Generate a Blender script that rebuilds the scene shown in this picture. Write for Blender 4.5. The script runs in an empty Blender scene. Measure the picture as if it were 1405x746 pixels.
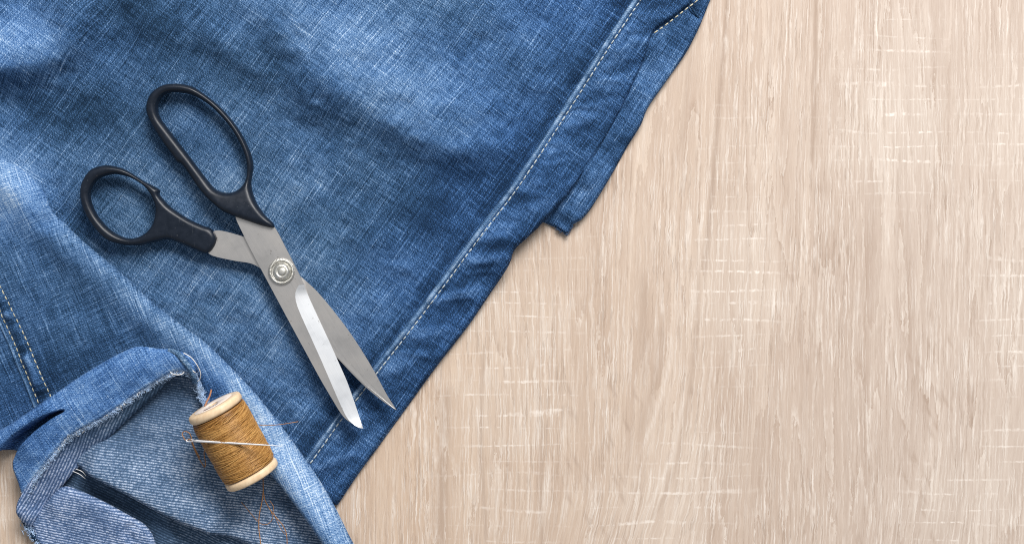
import bpy, bmesh, math, random
import numpy as np
from mathutils import Vector

random.seed(7)
RNG = np.random.default_rng(11)
scene = bpy.context.scene
COL = scene.collection

# ------------------------------------------------------------------ camera, light, exposure
S = 0.00033                      # metres of table per unit of the photograph
HC = 1405 * 50.0 / 36.0          # camera height over the table, same unit
cam_d = bpy.data.cameras.new('camera')
cam_d.lens = 50.0
cam_d.sensor_width = 36.0
cam_d.clip_start = 0.01
cam_d.clip_end = 20.0
cam = bpy.data.objects.new('camera', cam_d)
cam.location = (0, 0, HC * S)
COL.objects.link(cam)
scene.camera = cam

world = bpy.data.worlds.new('World')
scene.world = world
world.use_nodes = True
world.node_tree.nodes['Background'].inputs[0].default_value = (0.94, 0.97, 1.0, 1)
world.node_tree.nodes['Background'].inputs[1].default_value = 0.36


def area_light(name, loc, target, size, power, color):
    d = bpy.data.lights.new(name, 'AREA')
    d.shape = 'RECTANGLE'
    d.size, d.size_y = size
    d.energy = power
    d.color = color
    o = bpy.data.objects.new(name, d)
    o.location = loc
    o.rotation_euler = (Vector(target) - Vector(loc)).to_track_quat('-Z', 'Y').to_euler()
    COL.objects.link(o)
    return o


area_light('window_light', (0.42, 1.28, 1.28), (0, 0, 0), (1.05, 0.75), 56.0, (1.0, 0.98, 0.955))

scene.view_settings.view_transform = 'Standard'
scene.view_settings.look = 'None'
scene.view_settings.exposure = 0.0
scene.view_settings.gamma = 1.0
scene.view_settings.use_curve_mapping = False
scene.cycles.filter_width = 1.1
scene.cycles.use_denoising = False


# ------------------------------------------------------------------ helpers: maths
def at(x, y, z=0.0):
    """Point seen at photo position (x, y) that stands z units above the table."""
    k = S * (1.0 - z / HC)
    return Vector(((x - 702.5) * k, (373.0 - y) * k, z * S))


def catmull(pts, n=6, closed=False):
    P = np.array(pts, float)
    m = len(P)
    out = []
    for i in range(m if closed else m - 1):
        if closed:
            p0, p1, p2, p3 = P[(i - 1) % m], P[i], P[(i + 1) % m], P[(i + 2) % m]
        else:
            p1, p2 = P[i], P[i + 1]
            p0 = P[i - 1] if i > 0 else 2 * p1 - p2
            p3 = P[i + 2] if i + 2 < m else 2 * p2 - p1
        for k in range(n):
            t = k / n
            out.append(0.5 * (2 * p1 + (p2 - p0) * t + (2 * p0 - 5 * p1 + 4 * p2 - p3) * t * t
                              + (3 * p1 - p0 - 3 * p2 + p3) * t ** 3))
    if not closed:
        out.append(P[-1])
    return np.array(out)


def resample(P, step):
    P = np.array(P, float)
    seg = np.linalg.norm(np.diff(P[:, :2], axis=0), axis=1)
    s = np.concatenate([[0], np.cumsum(seg)])
    n = max(2, int(round(s[-1] / step)) + 1)
    q = np.linspace(0, s[-1], n)
    return np.stack([np.interp(q, s, P[:, k]) for k in range(P.shape[1])], 1)


def seg_dist(x, y, P, closed):
    """distance, signed side, nearest point, arc position for points against a polyline"""
    best = np.full(x.shape, 1e18)
    side = np.zeros(x.shape)
    nx_, ny_ = np.zeros(x.shape), np.zeros(x.shape)
    arc = np.zeros(x.shape)
    m = len(P)
    acc = 0.0
    for i in range(m if closed else m - 1):
        a, b = P[i], P[(i + 1) % m]
        dx, dy = b[0] - a[0], b[1] - a[1]
        L2 = dx * dx + dy * dy
        if L2 < 1e-12:
            continue
        t = np.clip(((x - a[0]) * dx + (y - a[1]) * dy) / L2, 0, 1)
        qx, qy = a[0] + t * dx, a[1] + t * dy
        d = (x - qx) ** 2 + (y - qy) ** 2
        k = d < best
        best = np.where(k, d, best)
        side = np.where(k, dx * (y - a[1]) - dy * (x - a[0]), side)
        nx_ = np.where(k, qx, nx_)
        ny_ = np.where(k, qy, ny_)
        arc = np.where(k, acc + t * math.sqrt(L2), arc)
        acc += math.sqrt(L2)
    return np.sqrt(best), np.sign(side), nx_, ny_, arc


def inside(x, y, P):
    c = np.zeros(x.shape, bool)
    m = len(P)
    for i in range(m):
        x0, y0 = P[i][:2]
        x1, y1 = P[(i + 1) % m][:2]
        if y0 == y1:
            continue
        k = ((y0 > y) != (y1 > y)) & (x < (x1 - x0) * (y - y0) / (y1 - y0) + x0)
        c ^= k
    return c


def vnoise(x, y, seed):
    xi, yi = np.floor(x).astype(np.int64), np.floor(y).astype(np.int64)
    fx, fy = x - xi, y - yi
    fx = fx * fx * fx * (fx * (fx * 6 - 15) + 10)
    fy = fy * fy * fy * (fy * (fy * 6 - 15) + 10)

    def h(i, j):
        n = (i * 374761393 + j * 668265263 + seed * 1274126177) & 0x7fffffff
        n = ((n ^ (n >> 13)) * 1274126177) & 0x7fffffff
        n = n ^ (n >> 16)
        return (n & 0xffff) / 65535.0 * 2 - 1
    a = h(xi, yi) * (1 - fx) + h(xi + 1, yi) * fx
    b = h(xi, yi + 1) * (1 - fx) + h(xi + 1, yi + 1) * fx
    return a * (1 - fy) + b * fy


def fbm(x, y, seed, oct=3):
    v, a, f = 0, 1.0, 1.0
    for o in range(oct):
        v = v + a * vnoise(x * f, y * f, seed + 17 * o)
        a *= 0.5
        f *= 2.03
    return v


def stroke(x, y, pts, amp, wl, wr, taper=60):
    """a fold: crest along pts, wl / wr the reach on the two sides of its direction"""
    P = catmull(pts, 4)
    d, s, _, _, arc = seg_dist(x, y, P, False)
    L = np.sum(np.linalg.norm(np.diff(P, axis=0), axis=1))
    w = np.where(s > 0, wr, wl)
    e = np.clip(np.minimum(arc, L - arc) / taper, 0, 1)
    e = 0.15 + 0.85 * e * e * (3 - 2 * e)
    return amp * e * np.exp(-(d / w) ** 2)


def blob(x, y, cx, cy, rx, ry, ang, amp):
    c, s = math.cos(math.radians(ang)), math.sin(math.radians(ang))
    u = (x - cx) * c + (y - cy) * s
    v = -(x - cx) * s + (y - cy) * c
    return amp * np.exp(-(u / rx) ** 2 - (v / ry) ** 2)


def sstep(a, b, v):
    t = np.clip((v - a) / (b - a), 0, 1)
    return t * t * (3 - 2 * t)


# ------------------------------------------------------------------ helpers: objects
ROOT = {}


def root(name, loc, label, cat):
    o = bpy.data.objects.new(name, None)
    o.empty_display_size = 0.01
    o.location = loc
    COL.objects.link(o)
    o['label'] = label
    o['category'] = cat
    ROOT[o.name] = Vector(loc)
    return o


def origin_of(p):
    while p.parent is not None:
        p = p.parent
    return ROOT[p.name]


def mesh_obj(name, verts, faces, mat, parent=None, smooth=True, attrs=None):
    me = bpy.data.meshes.new(name)
    V = np.array(verts, float)
    if parent is not None:
        V = V - np.array(origin_of(parent))
    me.from_pydata(V.tolist(), [], faces if isinstance(faces, list) else faces.tolist())
    for k, v in (attrs or {}).items():
        v = np.asarray(v, np.float32)
        if v.ndim == 1:
            a = me.attributes.new(k, 'FLOAT', 'POINT')
            a.data.foreach_set('value', v)
        else:
            a = me.attributes.new(k, 'FLOAT_VECTOR', 'POINT')
            a.data.foreach_set('vector', v.ravel())
    if smooth:
        me.polygons.foreach_set('use_smooth', [True] * len(me.polygons))
    me.materials.append(mat)
    me.update()
    o = bpy.data.objects.new(name, me)
    COL.objects.link(o)
    if parent is not None:
        o.parent = parent
    return o


def grid_region(outline, holes, step):
    """quads filling an outline; border nodes are moved onto the outline itself"""
    lo, hi = outline[:, :2].min(0) - step, outline[:, :2].max(0) + step
    gx = np.arange(lo[0], hi[0] + step, step)
    gy = np.arange(lo[1], hi[1] + step, step)
    X, Y = np.meshgrid(gx, gy)
    ny, nx = X.shape
    x, y = X.ravel(), Y.ravel()
    ins = inside(x, y, outline)
    for h in holes:
        ins &= ~inside(x, y, h)
    d, _, qx, qy, _ = seg_dist(x, y, outline, True)
    for h in holes:
        d2, _, ax, ay, _ = seg_dist(x, y, h, True)
        k = d2 < d
        d, qx, qy = np.where(k, d2, d), np.where(k, ax, qx), np.where(k, ay, qy)
    good = (ins & (d > 0.32 * step)).reshape(ny, nx)
    cell = good[:-1, :-1] & good[1:, :-1] & good[:-1, 1:] & good[1:, 1:]
    idx = np.arange(nx * ny).reshape(ny, nx)
    q = np.stack([idx[:-1, :-1][cell], idx[1:, :-1][cell], idx[1:, 1:][cell], idx[:-1, 1:][cell]], 1)
    e = np.concatenate([q[:, [0, 1]], q[:, [1, 2]], q[:, [2, 3]], q[:, [3, 0]]])
    key = np.sort(e, 1)
    key = key[:, 0] * (nx * ny) + key[:, 1]
    u, inv, cnt = np.unique(key, return_inverse=True, return_counts=True)
    be = e[cnt[inv] == 1]
    bn = np.unique(be)
    inx = (x - qx) / np.maximum(d, 1e-6)
    iny = (y - qy) / np.maximum(d, 1e-6)
    x, y, d = x.copy(), y.copy(), d.copy()
    x[bn], y[bn] = qx[bn], qy[bn]
    d[bn] = 0
    used = np.unique(q)
    remap = -np.ones(nx * ny, int)
    remap[used] = np.arange(len(used))
    return x[used], y[used], d[used], remap[q], remap[be], remap[bn], inx[used], iny[used]


def cloth(name, outline, zf, roll, mat, parent, step=2.0, zref=14, weave=None, fade=None, zmin=0.6,
          label=None, hue=0.3):
    """one layer of cloth: a height field over an outline, its rim rolled under"""
    P = np.array(outline, float)
    x, y, d, q, be, bn, inx, iny = grid_region(P, [], step)
    R = roll(x, y) if callable(roll) else np.full(x.shape, float(roll))
    z = zf(x, y)
    t = np.clip(1 - d / R, 0, 1)
    z = z - R * (1 - np.sqrt(np.maximum(1 - t * t, 0)))
    z = np.maximum(z, zmin)
    n = len(x)
    X, Y, Z = [x], [y], [z]
    F = [q]
    pos = -np.ones(n, int)
    pos[bn] = np.arange(len(bn))
    prev = None
    for k, (ins_, dz) in enumerate(((0.32, 0.72), (1.1, 1.0))):
        X.append(x[bn] + inx[bn] * ins_ * R[bn])
        Y.append(y[bn] + iny[bn] * ins_ * R[bn])
        Z.append(np.maximum(z[bn] - dz * R[bn], 0.4 * zmin))
        base = n + k * len(bn)
        a, b = be[:, 0], be[:, 1]
        if prev is None:
            F.append(np.stack([b, a, base + pos[a], base + pos[b]], 1))
        else:
            F.append(np.stack([prev + pos[b], prev + pos[a], base + pos[a], base + pos[b]], 1))
        prev = base
    X, Y, Z = np.concatenate(X), np.concatenate(Y), np.concatenate(Z)
    k = S * (1 - zref / HC)
    V = np.stack([(X - 702.5) * k, (373 - Y) * k, Z * S], 1)
    attrs = {}
    u, v = weave(X, Y)
    hv = hue(X, Y) if callable(hue) else np.full(u.shape, hue)
    attrs['weave'] = np.stack([u * S * 1000, v * S * 1000, np.clip(hv, 0, 1)], 1)
    attrs['fade'] = fade(X, Y)
    o = mesh_obj(name, V, np.concatenate(F), mat, parent, True, attrs)
    if label:
        o['label'] = label
    return o


def pillow(name, outline, holes, H, R, zc, mat, parent, step=1.0, flat=0.0):
    """a moulded solid: outline with holes, rounded section, the same above and below"""
    P = np.array(outline, float)
    hs = [np.array(h, float) for h in holes]
    x, y, d, q, be, bn, _, _ = grid_region(P, hs, step)
    n = len(x)
    t = np.clip(1 - d / R, 0, 1)
    f = np.sqrt(np.maximum(1 - t ** 2, 0))
    e = np.unique(np.sort(np.concatenate([q[:, [0, 1]], q[:, [1, 2]], q[:, [2, 3]], q[:, [3, 0]]]), 1), axis=0)
    isb = np.zeros(n, bool)
    isb[bn] = True
    for _ in range(14):
        s = np.zeros(n)
        c = np.zeros(n)
        np.add.at(s, e[:, 0], f[e[:, 1]])
        np.add.at(s, e[:, 1], f[e[:, 0]])
        np.add.at(c, e[:, 0], 1)
        np.add.at(c, e[:, 1], 1)
        g = 0.5 * f + 0.5 * s / c
        f = np.where(d > 2.2, g, f)
    hh = H(x, y) if callable(H) else H
    zcc = zc(x, y) if callable(zc) else zc
    zu, zl = zcc + hh * f, zcc - hh * f
    inner = np.where(~isb)[0]
    low = np.arange(n)
    low[inner] = n + np.arange(len(inner))
    X = np.concatenate([x, x[inner]])
    Y = np.concatenate([y, y[inner]])
    Z = np.concatenate([zu, zl[inner]])
    zr = float(np.mean(zcc))
    k = S * (1 - zr / HC)
    V = np.stack([(X - 702.5) * k, (373 - Y) * k, Z * S], 1)
    F = np.concatenate([q, low[q][:, ::-1]])
    o = mesh_obj(name, V, F, mat, parent)
    rm = o.modifiers.new('even', 'REMESH')
    rm.mode = 'VOXEL'
    rm.voxel_size = 0.55 * S
    rm.use_smooth_shade = True
    smo = o.modifiers.new('soft', 'SMOOTH')
    smo.factor = 0.5
    smo.iterations = 14
    return o


def tube(pts, r, sides=6, cap=True):
    """verts, faces of a tube along world points; r a number or one per point"""
    P = [Vector(p) for p in pts]
    n = len(P)
    rr = [r] * n if not hasattr(r, '__len__') else r
    V, F = [], []
    up = Vector((0, 0, 1))
    T = [(P[min(i + 1, n - 1)] - P[max(i - 1, 0)]).normalized() for i in range(n)]
    a = T[0].cross(up)
    if a.length < 1e-4:
        a = T[0].cross(Vector((1, 0, 0)))
    a.normalize()
    for i in range(n):
        a = (a - T[i] * a.dot(T[i])).normalized()
        b = T[i].cross(a)
        for k in range(sides):
            w = 2 * math.pi * k / sides
            V.append(P[i] + (a * math.cos(w) + b * math.sin(w)) * rr[i])
    for i in range(n - 1):
        for k in range(sides):
            k2 = (k + 1) % sides
            F.append((i * sides + k, i * sides + k2, (i + 1) * sides + k2, (i + 1) * sides + k))
    if cap:
        F.append(tuple(range(sides - 1, -1, -1)))
        F.append(tuple((n - 1) * sides + k for k in range(sides)))
    return V, F


def join(parts):
    V, F = [], []
    for v, f in parts:
        b = len(V)
        V += list(v)
        F += [tuple(i + b for i in q) for q in f]
    return V, F


# ------------------------------------------------------------------ helpers: materials
class G:
    def __init__(self, name):
        self.m = bpy.data.materials.new(name)
        self.m.use_nodes = True
        self.t = self.m.node_tree
        self.b = self.t.nodes['Principled BSDF']

    def n(self, typ, **kw):
        o = self.t.nodes.new(typ)
        for k, v in kw.items():
            setattr(o, k, v)
        return o

    def put(self, sock, v):
        if hasattr(v, 'links') or isinstance(v, bpy.types.NodeSocket):
            self.t.links.new(v, sock)
        else:
            sock.default_value = v

    def math(self, op, a, b=None, c=None, clamp=False):
        o = self.n('ShaderNodeMath', operation=op, use_clamp=clamp)
        for s, v in zip(o.inputs, (a, b, c)):
            if v is not None:
                self.put(s, v)
        return o.outputs[0]

    def rng(self, v, a, b, c=0.0, d=1.0, smooth=False):
        o = self.n('ShaderNodeMapRange')
        if smooth:
            o.interpolation_type = 'SMOOTHSTEP'
        for i, q in enumerate((v, a, b, c, d)):
            self.put(o.inputs[i], q)
        return o.outputs[0]

    def attr(self, name, out='Fac'):
        o = self.n('ShaderNodeAttribute', attribute_name=name)
        return o.outputs[out]

    def map(self, vec, scale, loc=(0, 0, 0), rot=(0, 0, 0)):
        o = self.n('ShaderNodeMapping')
        self.put(o.inputs[0], vec)
        o.inputs['Location'].default_value = loc
        o.inputs['Rotation'].default_value = rot
        o.inputs['Scale'].default_value = scale
        return o.outputs[0]

    def noise(self, vec, scale=1.0, detail=2.0, rough=0.5, dist=0.0):
        o = self.n('ShaderNodeTexNoise')
        self.put(o.inputs['Vector'], vec)
        o.inputs['Scale'].default_value = scale
        o.inputs['Detail'].default_value = detail
        o.inputs['Roughness'].default_value = rough
        o.inputs['Distortion'].default_value = dist
        return o.outputs['Fac']

    def vadd(self, a, b):
        o = self.n('ShaderNodeVectorMath', operation='ADD')
        self.put(o.inputs[0], a)
        self.put(o.inputs[1], b)
        return o.outputs[0]

    def comb(self, x, y, z=0.0):
        o = self.n('ShaderNodeCombineXYZ')
        for s, v in zip(o.inputs, (x, y, z)):
            self.put(s, v)
        return o.outputs[0]

    def sep(self, v):
        o = self.n('ShaderNodeSeparateXYZ')
        self.put(o.inputs[0], v)
        return o.outputs

    def ramp(self, f, stops, interp='LINEAR'):
        o = self.n('ShaderNodeValToRGB')
        o.color_ramp.interpolation = interp
        e = o.color_ramp.elements
        while len(e) < len(stops):
            e.new(0.5)
        for q, (p, c) in zip(e, stops):
            q.position = p
            q.color = (*c, 1)
        self.put(o.inputs[0], f)
        return o.outputs[0]

    def mix(self, f, a, b, mode='MIX'):
        o = self.n('ShaderNodeMix', data_type='RGBA', blend_type=mode)
        self.put(o.inputs[0], f)
        for s, v in ((o.inputs[6], a), (o.inputs[7], b)):
            self.put(s, v if not isinstance(v, tuple) else (*v, 1))
        return o.outputs[2]

    def bump(self, h, strength, dist):
        o = self.n('ShaderNodeBump')
        o.inputs['Strength'].default_value = strength
        o.inputs['Distance'].default_value = dist
        self.put(o.inputs['Height'], h)
        self.put(self.b.inputs['Normal'], o.outputs[0])

    def set(self, **kw):
        for k, v in kw.items():
            s = self.b.inputs[k.replace('_', ' ')]
            self.put(s, (*v, 1) if isinstance(v, tuple) and len(v) == 3 else v)
        return self


def denim_material():
    g = G('blue_denim')
    w = g.attr('weave', 'Vector')
    fade = g.attr('fade')
    x, y, hue = g.sep(w)
    w = g.comb(x, y)
    wob = g.math('MULTIPLY', g.math('SUBTRACT', g.noise(w, 0.05, 2), 0.5), 0.9)
    wv = g.comb(g.math('ADD', x, wob), g.math('ADD', y, wob))
    # slubby warp and weft yarns, then single bright or dark yarns
    warp = g.rng(g.noise(g.map(wv, (0.075, 1.9, 1)), 1.0, 3, 0.7), 0.36, 0.64)
    weft = g.rng(g.noise(g.map(wv, (1.75, 0.085, 1), (5, 50, 0)), 1.0, 3, 0.7), 0.36, 0.64)
    line = g.rng(g.noise(g.map(wv, (0.030, 1.9, 1), (90, 20, 0)), 1.0, 1), 0.58, 0.72)
    line2 = g.rng(g.noise(g.map(wv, (1.8, 0.045, 1), (70, 80, 0)), 1.0, 1), 0.60, 0.74)
    dline = g.rng(g.noise(g.map(wv, (0.050, 1.30, 1), (190, 120, 0)), 1.0, 1), 0.60, 0.72)
    speck = g.rng(g.noise(g.map(w, (2.1, 2.5, 1)), 1.0, 2, 0.75), 0.30, 0.70)
    dot = g.rng(g.noise(g.map(w, (1.25, 1.5, 1), (13, 45, 0)), 1.0, 1), 0.60, 0.72)
    tw = g.math('SINE', g.math('ADD', g.math('MULTIPLY', g.math('ADD', x, g.math('MULTIPLY', y, 0.8)), 4.6),
                               g.math('MULTIPLY', g.noise(w, 0.9, 2), 5.0)))
    cloud = g.noise(w, 0.05, 4, 0.6)
    s = g.math('MULTIPLY', g.math('SUBTRACT', warp, 0.5), 0.24)
    for v, k in ((g.math('SUBTRACT', weft, 0.5), 0.22), (line, 0.22), (line2, 0.18), (dline, -0.13),
                 (g.math('SUBTRACT', speck, 0.5), 0.52), (dot, 0.20), (tw, 0.055), (g.math('SUBTRACT', cloud, 0.5), 0.22)):
        s = g.math('ADD', s, g.math('MULTIPLY', v, k))
    t = g.math('ADD', s, g.math('SUBTRACT', fade, 0.02), clamp=True)
    c1 = g.ramp(t, [(0.0, (0.007, 0.021, 0.042)), (0.20, (0.020, 0.052, 0.102)), (0.42, (0.060, 0.129, 0.240)),
                    (0.68, (0.200, 0.305, 0.450)), (1.0, (0.62, 0.70, 0.77))])
    c2 = g.ramp(t, [(0.0, (0.006, 0.020, 0.055)), (0.20, (0.017, 0.057, 0.158)), (0.42, (0.050, 0.136, 0.350)),
                    (0.68, (0.180, 0.335, 0.590)), (1.0, (0.60, 0.71, 0.84))])
    c = g.mix(hue, c1, c2)
    g.set(Base_Color=c, Roughness=0.92, Specular_IOR_Level=0.12)
    hgt = g.math('ADD', g.math('MULTIPLY', warp, 0.4), g.math('ADD', g.math('MULTIPLY', weft, 0.4), speck))
    g.bump(hgt, 0.5, 0.00022)
    return g.m


def lining_material():
    g = G('denim_inside_twill')
    w0 = g.attr('weave', 'Vector')
    fade = g.attr('fade')
    x, y, hue = g.sep(w0)
    w = g.comb(x, y)
    wob = g.math('ADD', g.math('MULTIPLY', g.noise(g.map(w, (0.10, 0.25, 1)), 1.0, 3, 0.6), 5.0),
                 g.math('MULTIPLY', g.noise(g.map(w, (0.7, 0.9, 1)), 1.0, 2, 0.6), 2.6))
    ph = g.math('ADD', g.math('MULTIPLY', y, 2 * math.pi / 1.13), wob)
    rib = g.math('SINE', ph)
    row = g.math('FLOOR', g.math('DIVIDE', g.math('ADD', ph, math.pi / 2), 2 * math.pi))
    wn = g.n('ShaderNodeTexWhiteNoise', noise_dimensions='1D')
    g.put(wn.inputs['W'], row)
    dash = g.rng(g.noise(g.comb(g.math('MULTIPLY', x, 0.85), g.math('ADD', g.math('MULTIPLY', wn.outputs[0], 90.0), g.math('MULTIPLY', y, 0.2))), 1.0, 1), 0.34, 0.60, 0.45, 1.0)
    br = g.math('MULTIPLY', g.rng(rib, -0.9, 1.0, 0.22, 0.88), dash)
    sp = g.rng(g.noise(w, 2.2, 2, 0.75), 0.32, 0.68)
    t = g.math('MULTIPLY', br, g.math('ADD', g.math('MULTIPLY', sp, 0.95), 0.25))
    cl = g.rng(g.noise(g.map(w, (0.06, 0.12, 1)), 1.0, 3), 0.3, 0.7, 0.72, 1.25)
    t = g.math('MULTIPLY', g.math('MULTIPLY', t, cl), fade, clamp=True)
    c1 = g.ramp(t, [(0.0, (0.020, 0.040, 0.070)), (0.30, (0.085, 0.150, 0.245)), (1.0, (0.58, 0.66, 0.78))])
    c2 = g.ramp(t, [(0.0, (0.026, 0.046, 0.100)), (0.30, (0.100, 0.172, 0.330)), (1.0, (0.62, 0.69, 0.86))])
    g.set(Base_Color=g.mix(hue, c1, c2), Roughness=0.95, Specular_IOR_Level=0.1)
    g.bump(br, 0.5, 0.0003)
    return g.m


def plain(name, col, rough, var=0.15, scale=900.0, metallic=0.0, spec=0.5, bump=0.0):
    g = G(name)
    co = g.n('ShaderNodeTexCoord').outputs['Object']
    nz = g.noise(co, scale, 3, 0.6)
    a = tuple(c * (1 - var) for c in col)
    b = tuple(min(1, c * (1 + var)) for c in col)
    g.set(Base_Color=g.mix(g.rng(nz, 0.3, 0.7), a, b), Roughness=rough, Metallic=metallic, Specular_IOR_Level=spec)
    if bump:
        g.bump(nz, bump, 0.0002)
    return g


def steel_material(name, col, rough, ang):
    g = G(name)
    co = g.n('ShaderNodeTexCoord').outputs['Object']
    br = g.noise(g.map(g.map(co, (1, 1, 1), (0, 0, 0), (0, 0, ang)), (60, 4200, 300)), 1.0, 3, 0.6)
    sm = g.noise(co, 60.0, 4, 0.6)
    fl = g.rng(g.noise(co, 700.0, 2), 0.70, 0.76)
    c = g.mix(g.rng(br, 0.3, 0.7), tuple(k * 0.94 for k in col), tuple(min(1, k * 1.05) for k in col))
    c = g.mix(g.math('MULTIPLY', g.rng(sm, 0.5, 0.75), 0.22), c, (0.36, 0.32, 0.28))
    sp2 = g.rng(g.noise(g.map(co, (900, 1500, 900)), 1.0, 4, 0.8), 0.60, 0.72)
    c = g.mix(g.math('MULTIPLY', g.math('MULTIPLY', sp2, g.rng(sm, 0.42, 0.62)), 0.30), c, (0.40, 0.37, 0.34))
    c = g.mix(g.math('MULTIPLY', fl, 0.5), c, (0.20, 0.17, 0.14))
    r = g.rng(sm, 0.3, 0.7, rough - 0.05, rough + 0.08)
    g.set(Base_Color=c, Metallic=1.0, Roughness=r)
    g.bump(br, 0.03, 0.0001)
    return g.m


def wood_table_material():
    g = G('limed_oak_board')
    gr0 = g.attr('grain', 'Vector')
    tone = g.attr('tone')
    saw = g.attr('saw')
    lite = g.attr('lite')
    x0, y, _ = g.sep(gr0)
    jit = g.math('MULTIPLY', g.math('SUBTRACT', g.noise(g.map(gr0, (0.045, 0.040, 1)), 1.0, 3, 0.6), 0.5), 6.5)
    x = g.math('ADD', x0, jit)
    gr = g.comb(x, y)
    broad = g.rng(g.noise(g.map(gr0, (0.013, 0.0009, 1)), 1.0, 4, 0.62), 0.32, 0.68)
    mid = g.rng(g.noise(g.map(gr, (0.070, 0.0022, 1), (40, 3, 0)), 1.0, 3, 0.65), 0.32, 0.68)
    cut = g.rng(g.noise(g.map(gr0, (0.12, 0.028, 1), (4, 8, 0)), 1.0, 2, 0.6), 0.36, 0.58)
    cut2 = g.rng(g.noise(g.map(gr0, (0.16, 0.034, 1), (64, 18, 0)), 1.0, 2, 0.6), 0.38, 0.60)
    fine = g.noise(g.map(gr, (0.28, 0.0080, 1), (7, 11, 0)), 1.0, 2, 0.6)
    fine2 = g.noise(g.map(gr, (0.44, 0.0110, 1), (77, 31, 0)), 1.0, 2, 0.6)
    pore = g.noise(g.map(gr, (0.38, 0.0100, 1), (17, 91, 0)), 1.0, 2, 0.6)
    hair = g.noise(g.map(gr, (0.80, 0.040, 1), (3, 5, 0)), 1.0, 2, 0.7)
    side = g.rng(x0, 560.0, 1250.0)
    c_lo = g.mix(side, (0.462, 0.330, 0.240), (0.438, 0.342, 0.282))
    c_hi = g.mix(side, (0.672, 0.534, 0.414), (0.650, 0.552, 0.474))
    # growth lines: level curves of a slow noise, roughened along their edges
    rough = g.math('MULTIPLY', g.math('SUBTRACT', g.noise(g.map(gr0, (0.22, 0.045, 1), (21, 5, 0)), 1.0, 3, 0.7), 0.5), 0.55)
    n1 = g.noise(g.map(gr0, (0.0125, 0.00085, 1), (2, 9, 0)), 1.0, 2, 0.55)
    ph = g.math('ADD', g.math('ADD', g.math('MULTIPLY', n1, 14.0), g.math('MULTIPLY', x0, 0.034)), rough)
    ring = g.math('FRACT', ph)
    wn = g.n('ShaderNodeTexWhiteNoise', noise_dimensions='1D')
    g.put(wn.inputs['W'], g.math('FLOOR', ph))
    each = wn.outputs[0]
    edge = g.math('MULTIPLY', g.math('SUBTRACT', 1.0, g.rng(ring, 0.0, 0.16), clamp=True), g.rng(each, 0.2, 1.0, 0.15, 1.0))
    crest = g.math('MULTIPLY', g.rng(ring, 0.80, 0.97), g.rng(each, 0.0, 0.8, 1.0, 0.1))
    tonev = g.math('ADD', g.math('MULTIPLY', broad, 0.45), g.math('ADD', g.math('MULTIPLY', mid, 0.22), g.math('MULTIPLY', g.math('MULTIPLY', ring, each), 0.38)))
    base = g.mix(tonev, c_lo, c_hi)
    base = g.mix(g.rng(tone, 0.0, 0.75, 0.0, 0.85), base, (0.36, 0.262, 0.200))
    amt = g.math('SUBTRACT', 1.0, g.math('MULTIPLY', tone, 0.8), clamp=True)
    dens = g.rng(g.noise(g.map(gr0, (0.022, 0.0045, 1), (60, 40, 0)), 1.0, 2), 0.36, 0.64, 0.25, 1.0)
    base = g.mix(g.math('MULTIPLY', edge, g.math('MULTIPLY', g.rng(cut, 0.0, 1.0, 0.35, 1.0), 0.72)), base, (0.325, 0.222, 0.158))
    base = g.mix(g.math('MULTIPLY', crest, g.math('MULTIPLY', cut2, 0.68)), base, (0.80, 0.725, 0.65))
    lime = g.math('MULTIPLY', g.rng(fine, 0.50, 0.60), g.math('MULTIPLY', amt, dens))
    base = g.mix(g.math('MULTIPLY', lime, 0.36), base, (0.77, 0.69, 0.615))
    lime2 = g.math('MULTIPLY', g.rng(fine2, 0.54, 0.575), g.math('MULTIPLY', g.math('MULTIPLY', amt, cut), dens))
    base = g.mix(g.math('MULTIPLY', lime2, 0.60), base, (0.83, 0.765, 0.70))
    dk = g.math('MULTIPLY', g.rng(pore, 0.55, 0.59), g.math('MULTIPLY', g.math('MULTIPLY', amt, cut2), dens))
    base = g.mix(g.math('MULTIPLY', dk, 0.55), base, (0.32, 0.225, 0.165))
    base = g.mix(g.rng(hair, 0.35, 0.65, 0.0, 0.24), base, (0.36, 0.27, 0.21))
    base = g.mix(g.math('MULTIPLY', lite, g.rng(hair, 0.40, 0.60, 0.2, 0.75)), base, (0.88, 0.82, 0.76))
    # saw marks across the grain
    yy = g.math('ADD', y, g.math('MULTIPLY', g.noise(g.map(gr0, (0.0035, 0.026, 1), (9, 2, 0)), 1.0, 2), 34))
    yy = g.math('ADD', yy, g.math('MULTIPLY', g.noise(g.map(gr0, (0.15, 0.15, 1), (9, 2, 0)), 1.0, 2), 3.5))
    sl = g.rng(g.math('SINE', g.math('MULTIPLY', yy, 2 * math.pi / 21.5)), 0.86, 0.98)
    brk = g.rng(g.noise(g.map(gr, (0.10, 0.045, 1), (50, 60, 0)), 1.0, 3, 0.7), 0.44, 0.60)
    brk2 = g.rng(g.noise(g.map(gr, (0.014, 0.060, 1), (20, 160, 0)), 1.0, 2), 0.37, 0.54)
    sm = g.math('MULTIPLY', g.math('MULTIPLY', sl, g.math('MULTIPLY', brk, brk2)), saw, clamp=True)
    sm2 = g.math('MULTIPLY', g.rng(fine2, 0.50, 0.62), g.math('MULTIPLY', saw, 0.3))
    base = g.mix(g.math('MULTIPLY', saw, 0.16), base, (0.76, 0.69, 0.61))
    base = g.mix(sm2, base, (0.72, 0.65, 0.58))
    base = g.mix(g.math('MULTIPLY', sm, 0.80), base, (0.84, 0.77, 0.70))
    g.set(Base_Color=base, Roughness=0.62, Specular_IOR_Level=0.25)
    h = g.math('SUBTRACT', g.math('ADD', fine, g.math('MULTIPLY', lime2, 0.35)), g.math('MULTIPLY', dk, 0.6))
    g.bump(h, 0.45, 0.0004)
    return g.m


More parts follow.
